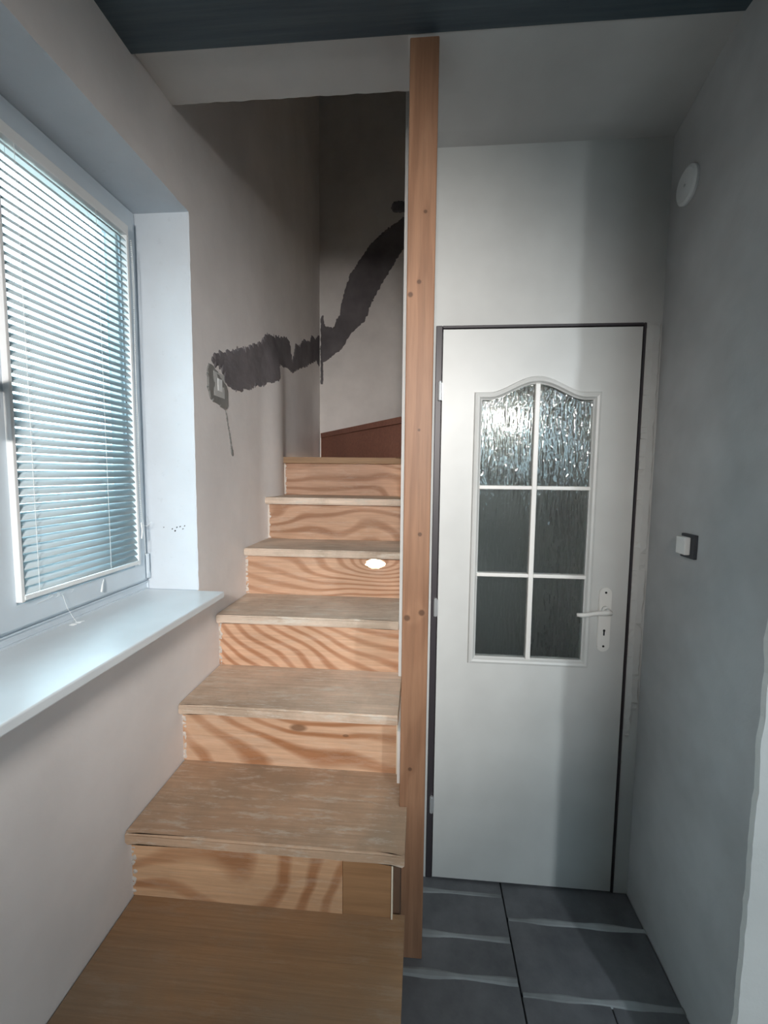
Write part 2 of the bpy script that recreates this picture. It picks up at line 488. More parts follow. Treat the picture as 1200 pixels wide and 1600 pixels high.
# far wall of the stairwell
wb = empty('wall_back', (0, YB, ZF), 'pale stairwell end wall crossed by the dark mortar streak', 'wall', kind='structure')
b = BM(); box(b, (-1.15, YB, ZF-.02), (1.3, YB+.12, TOP)); obj('plaster_face', b, M_well, wb)
outB = [(-.804, 1.067), (-.802, 1.205), (-.775, 1.21), (-.764, 1.133), (-.703, 1.113), (-.654, 1.217), (-.629, 1.335), (-.58, 1.499), (-.507, 1.599), (-.434, 1.704), (-.314, 1.815), (-.176, 1.901), (-.123, 1.922), (-.05, 1.95), (-.05, 1.72), (-.12, 1.694), (-.172, 1.664), (-.224, 1.582), (-.31, 1.445), (-.382, 1.33), (-.416, 1.26), (-.43, 1.204), (-.465, 1.143), (-.554, 1.072), (-.628, .954), (-.678, .916), (-.754, .858), (-.778, .85), (-.774, .72), (-.782, .67), (-.805, .67)]
crust('mortar_patch', outB, lambda x, z: (x, YB, z), (0, -1, 0), M_mortar, wb, seed=5, amp=.010)
crust('mortar_patch', [(-.258, 2.018), (-.05, 2.03), (-.05, 1.935), (-.243, 1.931), (-.267, 1.973)], lambda x, z: (x, YB, z), (0, -1, 0), M_mortar, wb, seed=6)

# door wall with opening
XD0, XD1, ZD1 = .040, .712, .489
wf = empty('wall_front', (.36, YD, ZF), 'pale plastered wall around and above the glazed door', 'wall', kind='structure')
b = BM()
box(b, (-.055, YD, ZD1), (XR+.12, YD+.10, 1.40)); box(b, (XD1, YD, ZF-.02), (XR+.12, YD+.10, ZD1)); box(b, (-.055, YD, ZF-.02), (XD0, YD+.10, ZD1))
obj('plaster_face', b, M_wall, wf)
# rough strip between frame and corner
ol = []
N = 60
for i in range(N+1):
    z = .50 - (1.52)*i/N; wv = nz(z*9, 3)*.007 + nz(z*40, 5)*.003
    tp = sstep(-1.02, -.75, z)
    ol.append((.716 + (.044)*max(.12, tp) + wv, z))
ol = [(.714, -1.02), (.714, .50)] + ol
crust('plaster_strip', ol, lambda x, z: (x, YD, z), (0, -1, 0), M_wall, wf, thick=.006, amp=.002, step=.02, grid=.02, seed=4)

# right wall
wr = empty('wall_right', (XR, 1.2, ZF), 'bare dark grey plaster wall on the right carrying the small white switch', 'wall', kind='structure')
b = BM()
ny, nz_ = 40, 90
ys = [.94 + (YD+.9-.94)*i/ny for i in range(ny+1)]; zs = [ZF-.02 + (1.45-ZF+.02)*j/nz_ for j in range(nz_+1)]
G = [[b.verts.new((XR + nz(y*3, z*3)*.004*min(1, abs(y-YD)*6), y, z)) for z in zs] for y in ys]
H = [[b.verts.new((XR+.12, y, z)) for z in (zs[0], zs[-1])] for y in (ys[0], ys[-1])]
for i in range(ny):
    for j in range(nz_): b.faces.new((G[i][j], G[i][j+1], G[i+1][j+1], G[i+1][j]))
b.faces.new((H[0][0], H[1][0], H[1][1], H[0][1]))
obj('plaster_face', b, M_right, wr, smooth=True)

# pale pier / wall end facing the camera at the right
wp = empty('wall_pier', (.70, .93, ZF), 'pale ragged wall end at the right edge of the picture', 'wall', kind='structure')
b = BM()
prof = []
N = 120
for i in range(N+1):
    z = ZF-.02 + (ZC+.03-ZF)*i/N
    e = nz(z*14, 7)*.006 + nz(z*50, 2)*.003
    prof.append((.681 + e, z))
lo = [(XE+.1, ZF-.02)] + [] 
loop = prof + [(XE+.1, ZC+.03), (XE+.1, ZF-.02)]
extrude_poly(b, [loop], lambda x, z: (x, .90, z), (0, 1, 0), .014)
box(b, (.722, .914, ZF-.02), (XE+.1, .95, ZC+.03))
obj('plaster_face', b, M_pier, wp)

# sloping soffits and ceiling
cl = empty('ceiling', (0, 0, ZC), 'pale plaster ceiling and its short soffit', 'ceiling', kind='structure')
b = BM()
box(b, (-1.15, YR-.1, ZC), (XE+.1, 1.0, ZC+.2))
def prism(b, pts, x0, x1):      # pts (y,z)
    A = [b.verts.new((x0, *p)) for p in pts]; B = [b.verts.new((x1, *p)) for p in pts]; m = len(pts)
    b.faces.new(A); b.faces.new(B[::-1])
    for i in range(m): b.faces.new((A[i], B[i], B[(i+1) % m], A[(i+1) % m]))
    bmesh.ops.recalc_face_normals(b, faces=b.faces[:])
obj('ceiling_slab', b, M_ceil, cl)
b = BM()
# left soffit, ragged far edge
N = 60; lo_ = []
for i in range(N+1):
    x = XL + (-.055-XL)*i/N
    lo_.append((x, 1.452 + nz(x*25, 2)*.006))
loop = [(XL-.02, .98), (XL-.02, 1.452)] + lo_[1:] + [(-.055, .98)]
extrude_poly(b, [loop], lambda x, y: (x, y, ZC + .045*(y-1.254)*1.0), (0, 0, 1), .30)
prism(b, [(.98, ZC), (1.254, ZC-.012), (1.40, 1.092), (1.50, 1.062), (YD+.02, 1.045), (YD+.02, 1.45), (.98, 1.45)], -.055, XR+.12)
obj('soffit', b, M_soff, cl)
# dark stairwell cap high above
b = BM(); box(b, (-1.2, 1.3, TOP), (1.3, YB+.2, TOP+.1)); obj('stairwell_cap', b, M_ceil, cl)

# stairwell upper side (room-side upstand above the soffit) and right closure
b = BM(); box(b, (-1.15, 1.36, 1.40), (1.3, 1.44, TOP+.05)); box(b, (1.2, 1.4, ZF), (1.3, YB+.1, TOP)); obj('stairwell_upstand', b, M_well, wb)

# partition beside the stairs
wpt = empty('wall_partition', (-.03, 2.0, ZF), 'thin white-edged partition between the stairs and the door room', 'wall', kind='structure')
b = BM(); box(b, (-.0765, 1.665, ZF-.02), (-.010, 2.36, 1.9), .002, 1); box(b, (-.047, 1.362, ZF-.02), (-.006, 1.665, 1.135)); box(b, (-.0625, 1.362, ZF-.02), (-.03, 1.666, -.825))
obj('plaster_face', b, plaster('white_plaster_edge', (.80, .79, .77), .04, .001), wpt)
b = BM(); box(b, (-.01, 2.36, ZF-.02), (XR+.12, 2.42, 1.9)); box(b, (-.01, YD+.1, .95), (XR+.12, 2.36, 1.0)); obj('cupboard_lining', b, M_right, wpt)

# rear room shell
wq = empty('wall_rear', (1.0, YR, ZF), 'pale wall behind the camera with a small window', 'wall', kind='structure')
b = BM()
extrude_poly(b, [[(-1.15, ZF-.02), (XE+.1, ZF-.02), (XE+.1, ZC+.02), (-1.15, ZC+.02)], [(.66, -.05), (1.62, -.05), (1.62, .93), (.66, .93)]], lambda x, z: (x, YR, z), (0, -1, 0), .14)
obj('plaster_face', b, M_wall, wq)
b = BM(); box(b, (XE, YR-.1, ZF-.02), (XE+.1, .99, ZC+.02)); o = obj('wall_side', b, M_wall); tag(o, 'pale plain side wall of the rear room', 'wall', kind='structure')
b = BM()
box(b, (.66, YR-.10, -.05), (1.62, YR-.05, .0)); box(b, (.66, YR-.10, .88), (1.62, YR-.05, .93)); box(b, (.66, YR-.10, 0), (.71, YR-.05, .88)); box(b, (1.57, YR-.10, 0), (1.62, YR-.05, .88)); box(b, (1.36, YR-.10, 0), (1.42, YR-.05, .88))
o = obj('window_2', b, M_pvc); tag(o, 'small white window frame in the wall behind the camera', 'window', kind='structure')

# ================================================================== WINDOW
win = empty('window_1', (XFR, 1.0, WB), 'white plastic casement window in the deep recess on the left', 'window', kind='structure')
def frame_rect(b, x0, x1, y0, y1, z0, z1, wd, bev=.004):
    """mitred rectangular frame in the YZ plane"""
    loopO = [(y0, z0), (y1, z0), (y1, z1), (y0, z1)]; loopI = [(y0+wd, z0+wd), (y1-wd, z0+wd), (y1-wd, z1-wd), (y0+wd, z1-wd)]
    t = BM(); extrude_poly(t, [loopO, loopI], lambda y, z: (x0, y, z), (1, 0, 0), x1-x0)
    bmesh.ops.dissolve_limit(t, angle_limit=.01, verts=t.verts[:], edges=t.edges[:])
    if bev: bmesh.ops.bevel(t, geom=[e for e in t.edges if len(e.link_faces) == 2 and e.calc_face_angle(0) > 1.0], offset=bev, segments=2, affect='EDGES')
    merge(b, t)
b = BM(); frame_rect(b, -1.07, XFR, W0, W1, WB, WT, .052); box(b, (-1.07, .885, WB+.05), (-1.004, .925, WT-.05)); obj('window_frame', b, M_pvc, win)
def sash(y0, y1):
    z0, z1 = WB+.038, WT-.038
    s = empty('sash', (XFR+.012, (y0+y1)/2, z0), parent=None)
    s.parent = win; s.location = Vector((XFR+.012, (y0+y1)/2, z0)) - win.location
    b = BM(); frame_rect(b, -1.055, XFR+.018, y0, y1, z0, z1, .068, .006); obj('sash_frame', b, M_pvc, s)
    b = BM(); frame_rect(b, -1.03, XFR+.004, y0+.060, y1-.060, z0+.060, z1-.060, .014, .002); obj('glazing_bead', b, M_white, s)
    b = BM(); box(b, (-1.045, y0+.07, z0+.07), (-1.041, y1-.07, z1-.07)); obj('pane', b, M_clear, s)
    return s
s1 = sash(.928, 1.505); s2 = sash(.362, .888)
M_dark_h = plain('dark_handle', (.04, .045, .06), .4)
b = BM(); box(b, (XFR+.018, .906, .16), (XFR+.030, .934, .235), .004); cyl(b, (XFR+.03, .920, .20), (XFR+.058, .920, .20), .011, 14)
tube(b, [(XFR+.055, .920, .212), (XFR+.062, .920, .19), (XFR+.062, .920, .14), (XFR+.058, .920, .08)], [.012, .012, .011, .009], 10)
tag(obj('window_handle', b, M_dark_h, win), 'dark window handle')
# hinge cover at lower right
b = BM(); cyl(b, (XFR+.012, 1.522, -.372), (XFR+.012, 1.522, -.30), .008, 10); box(b, (XFR, 1.515, -.39), (XFR+.018, 1.532, -.37), .002); obj('hinge_cover', b, M_pvc, win)
# sill board with rounded nose
b = BM(); t = BM(); prism(t, [], 0, 0) if False else None
box(b, (XFR-.01, .34, WB-.022), (-.703, 1.528, WB+.001), .004, 3)
obj('window_sill', b, M_sill, win)
b = BM()
for k in range(1): frame_rect(b, -1.02, XFR+.006, W0+.002, W1-.002, WB+.001, WB+.03, .004, 0)
obj('sill_strip', b, M_pvc, win)

# ------------------------------------------------------------------ venetian blinds
def slat_mesh(y0, y1):
    """one curved slat, centred at origin in x,z"""
    b = BM(); W = .0245; n = 5; ang = math.radians(47); rows = []
    for side in (0, 1):
        pr = []
        for k in range(n+1):
            s = -W/2 + W*k/n; h = .0022*(1-(2*s/W)**2) + (.0004 if side else 0)
            # s>0 towards the room and low
            x = s*math.cos(ang) + h*math.sin(ang); z = -s*math.sin(ang) + h*math.cos(ang)
            pr.append((x, z))
        rows.append(pr)
    loop = rows[0] + rows[1][::-1]
    A = [b.verts.new((x, y0, z)) for x, z in loop]; B = [b.verts.new((x, y1, z)) for x, z in loop]; m = len(loop)
    for i in range(m): b.faces.new((A[i], B[i], B[(i+1) % m], A[(i+1) % m]))
    b.faces.new(A[::-1]); b.faces.new(B)
    bmesh.ops.recalc_face_normals(b, faces=b.faces[:])
    me = bpy.data.meshes.new('slat'); b.to_mesh(me); b.free(); me.materials.append(M_slat)
    for p in me.polygons: p.use_smooth = len(p.vertices) == 4
    return me
XBL = XFR + .024
def blind(y0, y1, label, chain):
    z0, z1 = -.322, .765
    r = empty('venetian_blind', (XBL, (y0+y1)/2, z0), label, 'blind', 'venetian blinds on the casements')
    org = r.location
    h = (y1-y0)/2
    me = slat_mesh(-h+.006, h-.006)
    n = 52
    for i in range(n):
        z = z0+.022 + (z1-z0-.040)*i/(n-1)
        o = bpy.data.objects.new('slat', me); C.objects.link(o); o.parent = r
        o.location = (0, 0, z-z0); o.rotation_euler = (nz(i*3.1, y0)*.004, nz(i*7.7, y0)*.03, 0)
    b = BM(); box(b, (XBL-.013, y0, z1-.006), (XBL+.014, y1, z1+.024), .002); obj('headrail', b, M_white, r)
    b = BM(); box(b, (XBL-.011, y0+.004, z0), (XBL+.012, y1-.004, z0+.012), .002); obj('bottom_rail', b, M_white, r)
    for yy in (y0+.002, y1+.002):
        b = BM(); box(b, (XBL-.012, yy-.006, z0-.004), (XBL+.010, yy+.004, z1), .0015); obj('side_guide', b, M_white, r)
    for yy in (y0+.045, y1-.145):
        b = BM()
        for dx in (-.012, .0125): tube(b, [(XBL+dx, yy, z1), (XBL+dx, yy+.0006, (z0+z1)/2), (XBL+dx, yy, z0+.008)], .0006, 5)
        obj('ladder_cord', b, M_string, r)
    if chain:
        pts = []
        for k in range(60):
            t_ = k/59; z = z1 - .02 - t_*1.04
            yy = y1 + .010 + .003*math.sin(t_*9) + (.010*sstep(.83, .97, t_))
            pts.append((XBL+.016 + .002*math.sin(t_*14), yy, z))
        b = BM(); tube(b, pts, .0008, 5); obj('pull_cord', b, M_string, r)
        # bead chain: beads joined in one part (too fine to pick apart)
        b = BM()
        for k in range(150):
            t_ = k/149; z = z1-.02 - t_*.93
            t2_ = BM(); bmesh.ops.create_icosphere(t2_, subdivisions=1, radius=.0021, matrix=Matrix.Translation((XBL+.018, y1+.004+.0035*math.sin(t_*6.5), z))); merge(b, t2_)
        o = obj('bead_chain', b, M_string, r); o['kind'] = 'stuff'
        b = BM(); tube(b, [(XBL+.018, y1+.004, -.187), (XBL+.022, y1+.03, -.194), (XBL+.022, y1+.055, -.181)], .0008, 5)
        tube(b, [(XBL+.016, y1+.006, -.18), (XBL+.018, y1+.008, -.205), (XBL+.016, y1+.006, -.235)], .0022, 6); obj('cord_knot', b, M_string, r)
    return r
blind(.992, 1.446, 'white venetian blind with the bead chain, on the right casement with visible bottom rail', True)
blind(.432, .832, 'unseen white venetian blind added on the left casement to hold back daylight', False)  # out of view, added to keep skylight off the door and right wall

# frayed tape and cobweb threads under the blind
b = BM()
tube(b, [(XFR+.022, 1.285, -.338), (XFR+.028, 1.27, -.352), (XFR+.03, 1.262, -.372)], [.0012, .0022, .0028], 6)
o = obj('frayed_tape', b, M_string); tag(o, 'short frayed white tape end hanging below the blind bottom rail', 'tape')
b = BM()
random.seed(11)
tube(b, [(XFR+.03, 1.115, -.34), (XFR+.028, 1.13, -.38), (XFR+.03, 1.145, -.41), (XFR+.034, 1.155, -.431)], .0006, 4)
for k in range(8):
    y = 1.10+random.uniform(-.03, .05); tube(b, [(XFR+.022, y, -.325-random.random()*.01), (XFR+.03, y+random.uniform(-.02, .02), -.335), (XFR+.02, y+random.uniform(-.04, .04), -.345)], .0004, 4)
for k in range(6):
    y = 1.15; tube(b, [(XFR+.03, y+random.uniform(-.03, .01), -.4305), (XFR+.045, y+random.uniform(-.02, .02), -.431)], .0005, 4)
o = obj('cobweb', b, M_string); tag(o, 'wispy white cobweb threads trailing from the blind to the sill', 'cobweb', kind='stuff')

# ================================================================== BEAM AND POST
b = BM(); box(b, (XL-.1, .972, ZC-.014), (XR+.10, 1.254, ZC+.16), .002)
o = obj('ceiling_beam', b, M_blue); o.data.transform(Matrix.Translation((0, -1.117, -ZC))); o.location = (0, 1.117, ZC); tag(o, 'dark blue painted beam across the top of the picture', 'beam')
PX0, PX1, PY0, PY1 = -.0495, .0265, 1.262, 1.360
kn = [((.0105, -.049, 1.984), 3, .007), ((.0335, -.049, 2.017), 2.5, .006), ((.0475, -.049, 1.327), 2.5, .006), ((.0145, -.049, 1.082), 4, .009), ((.0565, -.049, 1.099), 4, .009), ((.0475, -.049, 2.197), 2, .005), ((.030, -.049, .62), 3, .006), ((.040, -.049, 1.62), 2.5, .004)]
kn = [((p[0]-.0495+.0115, p[1], p[2]), a, r_) for p, a, r_ in kn]
M_post = wood('pine_post', (.30, .165, .098), (.21, .105, .06), scale=(9, 9, .55), off=(2, 1, 0), bands=40, contrast=.45, fibre=(70, 70, 3), knots=kn, rough=.5)
b = BM(); box(b, (PX0, PY0, ZF), (PX1, PY1, ZC-.001), .003, 2)
o = obj('timber_post', b, M_post, origin=((PX0+PX1)/2, (PY0+PY1)/2, ZF)); tag(o, 'orange-brown square timber post with dark knots between stairs and door', 'post')

# ================================================================== STAIRS
stair = empty('staircase', (-.43, .8, ZF), 'worn pine staircase climbing along the left wall and turning right', 'staircase')
N0, Z0, G_, R_ = 1.0887, -1.0005, .287, .2172
TT = .034
XS = -.0775
def tread_mat(i):
    pal = [((.38, .225, .12), (.30, .165, .085), .5, .10), ((.52, .355, .24), (.40, .26, .17), .65, .50), ((.70, .545, .425), (.50, .37, .28), .6, .85), ((.74, .61, .50), (.52, .41, .33), .6, .95)]  # bottom tread darker, partly for the weaker light down there
    l_, d_, st, we = pal[max(0, min(3, i+1))]
    return wood('pine_tread_%d' % (i+2), l_, d_, scale=(1.1, 7, 7), off=(i*3.7, i*1.3, 0), bands=9, contrast=.35, fibre=(3, 90, 90), stain=st, staincol=(.27, .21, .15), wear=we, rough=.6)
def tread(i, x1, notch=False, y_extra=0):
    n = N0 + G_*i; z = Z0 + R_*i
    yb = n + G_ + .045 + y_extra
    pts = [(XL+.004 if i < 3 else XL+.008, n)]
    k = 22
    for q in range(k+1):
        x = XL+.004 + (x1-XL-.004)*q/k
        pts.append((x, n + nz(x*14, i*3.3)*.0022))
    if notch:
        pts += [(x1, PY0-.001), (PX0-.001, PY0-.001), (PX0-.001, yb)]
    else: pts += [(x1, yb)]
    pts += [(XL+.004, yb)]
    pts = pts[1:]
    b = BM(); extrude_poly(b, [pts], lambda x, y: (x, y, z), (0, 0, -1), TT)
    bmesh.ops.bevel(b, geom=[e for e in b.edges if len(e.link_faces) == 2 and e.calc_face_angle(0) > 1.2 and abs((e.verts[0].co-e.verts[1].co).z) < 1e-5 and max(v.co.y for v in e.verts) < n+.02], offset=.006, segments=3, affect='EDGES')
    return obj('tread', b, tread_mat(i), stair)
RL = [(.60, .36, .20), (.65, .40, .235), (.69, .45, .30), (.67, .43, .29), (.64, .41, .28), (.58, .37, .25), (.52, .33, .23)]
RD = [(.36, .16, .065), (.38, .165, .07), (.41, .185, .085), (.40, .185, .095), (.40, .20, .11), (.36, .19, .11), (.33, .175, .105)]
def riser(i, x1, hole_=None, knots=(), bands=18, sc=(2.2, 1, 4.5), contrast=.95, off=None, lin=None, trim=True):
    n = N0 + G_*i + .032; z1 = Z0 + R_*i - TT - .0005; z0 = Z0 + R_*(i-1) + .0005 if i > -1 else ZF
    m = wood('pine_riser_%d' % (i+2), RL[min(6, i+1)], RD[min(6, i+1)], scale=sc, off=off or (i*5.1+2, 0, i*2.3), bands=bands, lin=lin and (lin[0], lin[1], lin[2]-stair.location.x), contrast=contrast, fibre=(4, 90, 90), knots=knots, stain=.25, staincol=(.36, .24, .15), wear=.15, rough=.5, sharp=(.42, .92))
    xl = XL-.004
    L = [(xl, z0), (x1, z0), (x1, z1)] + [(xl + nz(z1*50+q)*.003, z1-(z1-z0)*q/10) for q in range(0, 10)]
    loops = [L]
    if hole_: loops.append(hole_)
    b = BM(); extrude_poly(b, loops, lambda x, z: (x, n, z), (0, 1, 0), .018)
    r_ = obj('riser', b, m, stair)
    if i < 0: return r_
    # pale chipped plaster left along the wall end of the riser
    ol = [(XL-.002, z1), (XL-.002, z0+.001)]
    for q in range(0, 25):
        z = z0+.001+(z1-z0-.001)*q/24
        ol.append((XL+.009 + abs(nz(z*45, i*7))*.016 + abs(nz(z*160, i*3))*.005 + (wall_x(n, z)-XL), z))
    crust('plaster_edge', ol, lambda x, z: (x, n, z), (0, -1, 0), M_chip, stair, thick=.0035, step=.02, amp=.001, grid=.012, seed=i)
    return r_
tread(-2, -.030, y_extra=-.03); tread(-1, -.025); tread(0, -.027, notch=True); tread(1, -.0635, y_extra=0)
for i in (2, 3, 4): tread(i, XS)
# risers
sp_ = stair.location
def kloc(x, y, z): return (x-sp_.x, y-sp_.y, z-sp_.z)
riser(-2, -.06); riser(-1, -.06)
riser(0, -.1975, trim=False, bands=52, sc=(1.6, 1, 3.4), off=(4.3, .5, 1.2), lin=(58, 1.0, -.74))
nb = N0+.0325; b = BM(); box(b, (-.1970, nb, Z0-R_+.0005), (-.0625, nb+.018, Z0-TT-.0005), .001, 1)
obj('riser', b, wood('brown_offcut', (.36, .205, .105), (.27, .145, .07), scale=(3, 1, 6), bands=20, contrast=.4, rough=.5), stair)
riser(1, -.068, knots=[(kloc(-.238, 1.408, -.878), 2, .006), (kloc(-.40, 1.408, -.86), 2.5, .016)], bands=34, sc=(1.6, 1, 3.4), off=(8.8, 0, 3.1), lin=(72, 1.0, -.28))
riser(2, XS, bands=36, sc=(1.5, 1, 3.4), off=(1.6, 0, 6.2), lin=(150, .55, -.06))
hp = []
for k in range(36):
    a = 2*PI*k/36; rr = 1 + .22*nz(math.cos(a)*2.2+5, math.sin(a)*2.2) + .12*nz(math.cos(a)*7, math.sin(a)*7, 3)
    hp.append((-.203 + .046*rr*math.cos(a), -.4125 + .0235*rr*math.sin(a)))
riser(3, XS, hole_=hp, knots=[(kloc(-.203, 1.99, -.405), 60, .10)], bands=40, sc=(1.6, 1, 4), off=(3.9, 0, .4), lin=(150, .12, -.5))
riser(4, XS, bands=50, sc=(1.6, 1, 4), off=(6.1, 0, 2.2), lin=(80, -.45, -.38)); riser(5, XS, bands=46, sc=(1.6, 1, 4), off=(9.4, 0, 5.1), lin=(80, .3, -.1))
# thin pale trims at the right end of two risers
for i, x in ((0, -.0625), (1, -.068)):
    n = N0+G_*i+.028; z1 = Z0+R_*i-TT-.002; z0 = Z0+R_*(i-1)+.001
    b = BM(); box(b, (x, n, z0), (x+.004, n+.02, z1-.006)); tag(obj('riser_trim', b, plain('raw_pale_wood', (.74, .66, .52), .7), stair), 'pale splintered trim')
# closed string under the free side of the lower treads
b = BM(); extrude_poly(b, [[(.55, ZF), (1.255, ZF), (1.255, -1.037), (1.14, -1.037), (1.14, -1.255), (.85, -1.255), (.85, -1.47), (.55, -1.47)]], lambda y, z: (-.058, y, z), (1, 0, 0), .018)
obj('stringer', b, plain('brown_string', (.12, .07, .045), .6), stair)
# top kite tread + winder riser in dark red-brown
M_red = wood('red_brown_riser', (.26, .12, .085), (.19, .085, .06), scale=(1.5, 1.5, 6), bands=9, contrast=.5, off=(5, 2, 1), rough=.5)
z5 = Z0 + 5*R_
b = BM(); extrude_poly(b, [[(XL+.004, N0+5*G_), (XS, N0+5*G_), (.95, N0+5*G_+.0), (.95, YB-.003), (XL+.016, YB-.003)]], lambda x, y: (x, y, z5), (0, 0, -1), TT)
obj('tread', b, wood('kite_tread', (.34, .22, .13), (.26, .16, .09), scale=(1.1, 7, 7), bands=9, contrast=.4), stair)
b = BM()
def board(b, p, q, z0, z1, th):
    p = Vector((*p, 0)); q = Vector((*q, 0)); d = (q-p).normalized(); nn = Vector((d.y, -d.x, 0))*-1
    vs = []
    for zz in (z0, z1):
        for s in (p, q, q+nn*th, p+nn*th): vs.append(b.verts.new((s.x, s.y, zz)))
    for f in ((0, 1, 2, 3), (7, 6, 5, 4), (0, 4, 5, 1), (1, 5, 6, 2), (2, 6, 7, 3), (3, 7, 4, 0)): b.faces.new([vs[i] for i in f])
    bmesh.ops.recalc_face_normals(b, faces=b.faces[:])
board(b, (XL+.016, YB-.03), (-.085, 2.415), z5+.0005, z5+R_-TT, .016)
tag(obj('winder_riser', b, M_red, stair), 'dark red-brown riser')
b = BM(); extrude_poly(b, [[(XL+.016, YB-.004), (XL+.016, YB-.045), (-.09, 2.39), (.0, 2.43), (.35, YB-.004)]], lambda x, y: (x, y, z5+R_), (0, 0, -1), TT)
obj('winder_tread', b, M_red, stair)

# ================================================================== DOOR
door = empty('door_1', (.36, YD, ZF), 'white half-glazed interior door with six patterned panes', 'door', kind='structure')
DX0, DX1, DZ0, DZ1, DY = .0643, .7017, -1.4924, .4776, 1.545
# frame with rebate
b = BM()
def frame_xz(b, y0, y1, x0, x1, z0, z1, wl_, wr_, wt_):
    box(b, (x0, y0, z0), (x0+wl_, y1, z1), .002, 1); box(b, (x1-wr_, y0, z0), (x1, y1, z1), .002, 1); box(b, (x0+wl_, y0, z1-wt_), (x1-wr_, y1, z1), .002, 1)
frame_xz(b, YD-.004, YD+.10, XD0, XD1+.002, ZF, ZD1+.002, .022, .0085, .0095)
frame_xz(b, YD+.036, YD+.10, XD0+.0, XD1, ZF, ZD1, .034, .022, .022)
obj('door_frame', b, M_frame, door)
# glazing opening outline (arched)
GX0, GX1, GZ0, GZ1 = .176, .580, -.660, .268     # in plane y=1.545
def arch(x, x0, x1, zb, rise):
    t_ = (x-x0)/(x1-x0); k = (1-math.cos(2*PI*max(0, min(1, (t_-.12)/.76))))/2
    return zb + rise*k**.85
def loop_arch(ins, n=40):
    x0, x1, z0 = GX0+ins, GX1-ins, GZ0+ins
    L = [(x0, z0), (x1, z0)]
    for k in range(n+1):
        x = x1 + (x0-x1)*k/n; L.append((x, arch(x, GX0, GX1, GZ1, .052)-ins))
    return L
leaf = empty('door_leaf', (DX0, DY, DZ0)); leaf.parent = door; leaf.location = Vector((DX0, DY, DZ0)) - door.location
DT = .038
b = BM(); extrude_poly(b, [[(DX0, DZ0), (DX1, DZ0), (DX1, DZ1), (DX0, DZ1)], loop_arch(.006)], lambda x, z: (x, DY, z), (0, 1, 0), DT)
obj('leaf_panel', b, M_door, leaf)
# raised moulding around the glass
b = BM()
secs = [(-.004, -.001), (-.001, -.010), (.006, -.013), (.013, -.011), (.018, -.004), (.022, -.001), (.022, .02)]
prevs = None
for ins, dy in secs:
    L = loop_arch(ins)
    vs = [b.verts.new((x, DY+dy, z)) for x, z in L]
    if prevs:
        m = len(vs)
        for i in range(m): b.faces.new((prevs[i], prevs[(i+1) % m], vs[(i+1) % m], vs[i]))
    prevs = vs
bmesh.ops.recalc_face_normals(b, faces=b.faces[:])
o = obj('glazing_moulding', b, M_door, leaf, smooth=False)
# muntins
ix0, ix1, iz0 = GX0+.022, GX1-.022, GZ0+.022
xm = (GX0+GX1)/2
zr = [-.346, -.045]
b = BM(); box(b, (xm-.0085, DY-.009, iz0-.004), (xm+.0085, DY+.02, arch(xm, GX0, GX1, GZ1, .052)-.020), .003, 2); obj('glazing_bar', b, M_handle, leaf)
for z in zr:
    for xa, xb in ((ix0-.003, xm-.008), (xm+.008, ix1+.003)):
        b = BM(); box(b, (xa, DY-.008, z-.0065), (xb, DY+.02, z+.0065), .0025, 2); obj('glazing_bar', b, M_handle, leaf)
# panes, each with its outline
def pane(x0, x1, z0, z1, arc=False):
    if not arc: L = [(x0, z0), (x1, z0), (x1, z1), (x0, z1)]
    else:
        L = [(x0, z0), (x1, z0)] + [(x1+(x0-x1)*k/16, arch(x1+(x0-x1)*k/16, GX0, GX1, GZ1, .052)-.020) for k in range(17)]
    # front face carries the run-down relief of the pressed glass, back face is flat
    b = BM(); nx, nzz = int((x1-x0)/.0017), int(((arch(xm, GX0, GX1, GZ1, .052) if arc else z1)-z0)/.0036)
    F_, K_ = [], []
    for i in range(nx+1):
        x = x0+(x1-x0)*i/nx; zt = arch(x, GX0, GX1, GZ1, .052)-.020 if arc else z1
        cf, ck = [], []
        for j in range(nzz+1):
            z = z0+(zt-z0)*j/nzz
            wx = x + nz(x*6, z*5)*.010
            h = nz(wx*135, z*17)*.0019 + nz(wx*230, z*60, 4)*.0011
            cf.append(b.verts.new((x, DY+.008-h, z))); ck.append((x, z))
        F_.append(cf); K_.append((b.verts.new((x, DY+.013, z0)), b.verts.new((x, DY+.013, zt))))
    for i in range(nx):
        for j in range(nzz): b.faces.new((F_[i][j], F_[i+1][j], F_[i+1][j+1], F_[i][j+1])).smooth = True
        b.faces.new((K_[i][0], K_[i][1], K_[i+1][1], K_[i+1][0]))
        b.faces.new((F_[i][0], K_[i][0], K_[i+1][0], F_[i+1][0])); b.faces.new((F_[i][-1], F_[i+1][-1], K_[i+1][1], K_[i][1]))
    b.faces.new(F_[0] + [K_[0][1], K_[0][0]]); b.faces.new(F_[-1][::-1] + [K_[-1][0], K_[-1][1]])
    bmesh.ops.recalc_face_normals(b, faces=b.faces[:])
    obj('pane', b, M_rain, leaf)
for xa, xb in ((ix0-.002, xm), (xm, ix1+.002)):
    pane(xa, xb, iz0-.002, zr[0]); pane(xa, xb, zr[0], zr[1]); pane(xa, xb, zr[1], 0, True)
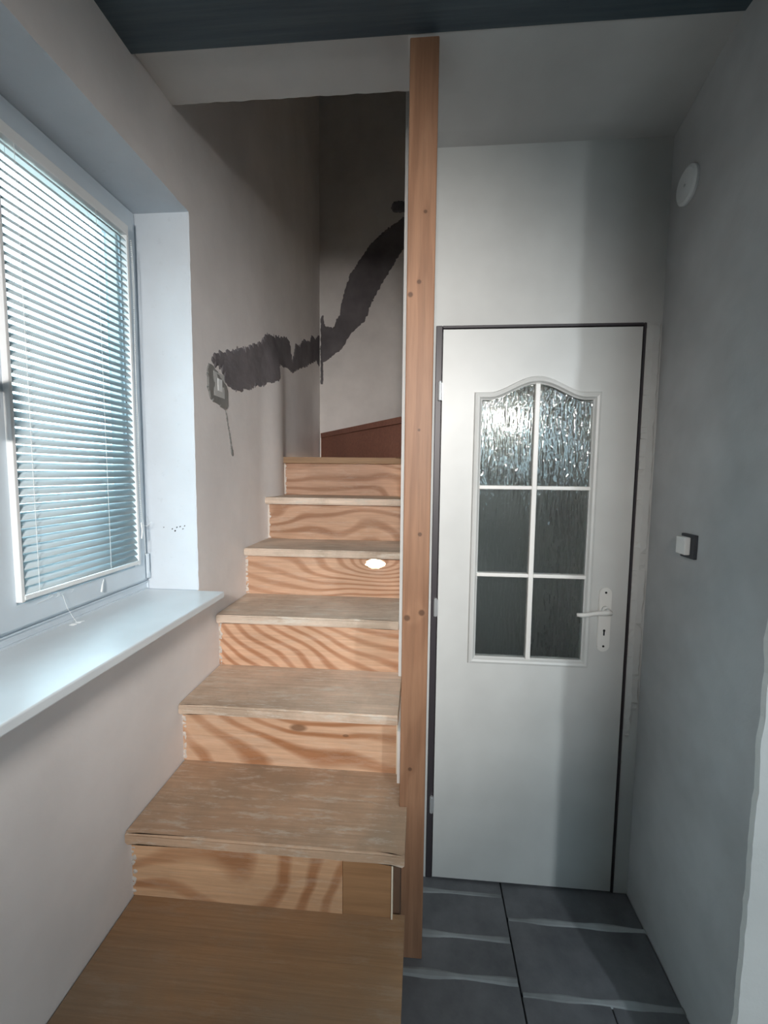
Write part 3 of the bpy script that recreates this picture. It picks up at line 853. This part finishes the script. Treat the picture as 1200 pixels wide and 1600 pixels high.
# handle set
hd = empty('door_handle', (.619, DY, -.476)); hd.parent = door; hd.location = Vector((.619, DY, -.476)) - door.location
b = BM()
L = []
for k in range(13): a = PI*k/12; L.append((.629+.0205*math.cos(a), -.400+.0205*math.sin(a)))
for k in range(13): a = PI+PI*k/12; L.append((.629+.0205*math.cos(a), -.582+.0205*math.sin(a)))
extrude_poly(b, [L], lambda x, z: (x, DY, z), (0, -1, 0), .007)
bmesh.ops.bevel(b, geom=[e for e in b.edges if all(abs(v.co.y-(DY-.007)) < 1e-5 for v in e.verts) and len(e.link_faces) == 2 and e.calc_face_angle(0) > 1], offset=.002, segments=2, affect='EDGES')
obj('plate', b, M_handle, hd)
b = BM(); cyl(b, (.629, DY-.007, -.455), (.629, DY-.020, -.455), .013, 20); cyl(b, (.629, DY-.018, -.455), (.629, DY-.050, -.455), .008, 16)
tube(b, [(.633, DY-.047, -.454), (.615, DY-.050, -.453), (.585, DY-.052, -.455), (.560, DY-.053, -.460), (.538, DY-.052, -.463), (.523, DY-.046, -.464)], [.0085, .0085, .007, .007, .0075, .0065], 12)
obj('lever', b, M_handle, hd, smooth=True)
for z in (-.396, -.583):
    b = BM(); cyl(b, (.629, DY-.0065, z), (.629, DY-.0078, z), .0038, 12); obj('screw', b, M_black, hd)
b = BM(); cyl(b, (.629, DY-.0065, -.528), (.629, DY-.0078, -.528), .0042, 12); box(b, (.6266, DY-.0078, -.545), (.6314, DY-.0065, -.528)); obj('keyhole', b, M_black, hd)
# hinges
for z in (.275, -.469, -1.205):
    b = BM(); cyl(b, (.0565, DY-.005, z-.030), (.0565, DY-.005, z+.030), .0065, 12); cyl(b, (.0565, DY-.005, z+.030), (.0565, DY-.005, z+.034), .0045, 10)
    box(b, (.0565, DY-.001, z-.028), (.066, DY+.004, z+.028)); obj('hinge', b, M_hinge, door)

# ================================================================== FITTINGS
# flush box on left wall
t = empty('wall_switch', (XL, 1.735, .335), 'pale blank switch box set in rough filler at the start of the mortar streak', 'switch')
b = BM(); box(b, (XL-.004, 1.690, .292), (XL+.0045, 1.785, .385), .0015); obj('cover_plate', b, plain('dusty_plastic', (.50, .51, .50), .6), t)
b = BM(); box(b, (XL+.0045, 1.722, .315), (XL+.0062, 1.760, .362), .0006); obj('rocker', b, M_white, t)
# small switch on right wall: dark back box, white rocker
t = empty('wall_switch', (XR, 1.32, -.195), 'small white square switch on a dark back box on the right-hand wall', 'switch')
b = BM(); box(b, (XR-.008, 1.290, -.232), (XR+.01, 1.354, -.164), .002); obj('back_box', b, plain('dark_back_box', (.05, .055, .065), .6), t)
b = BM(); box(b, (XR-.024, 1.306, -.222), (XR-.008, 1.350, -.172), .0025); obj('rocker', b, plain('bright_white_plastic', (.88, .88, .86), .35), t)
# round white cover near the corner
t = empty('round_cover', (XR, 1.452, .847), 'round white cover plate high on the right wall near the corner', 'cover')
b = BM(); cyl(b, (XR+.003, 1.452, .847), (XR-.006, 1.452, .847), .052, 40); cyl(b, (XR-.006, 1.452, .847), (XR-.011, 1.452, .847), .052, 40, .044)
obj('disc', b, M_white, t)
b = BM(); cyl(b, (XR-.010, 1.452, .847), (XR-.0125, 1.452, .847), .004, 12); obj('screw', b, M_hinge, t)
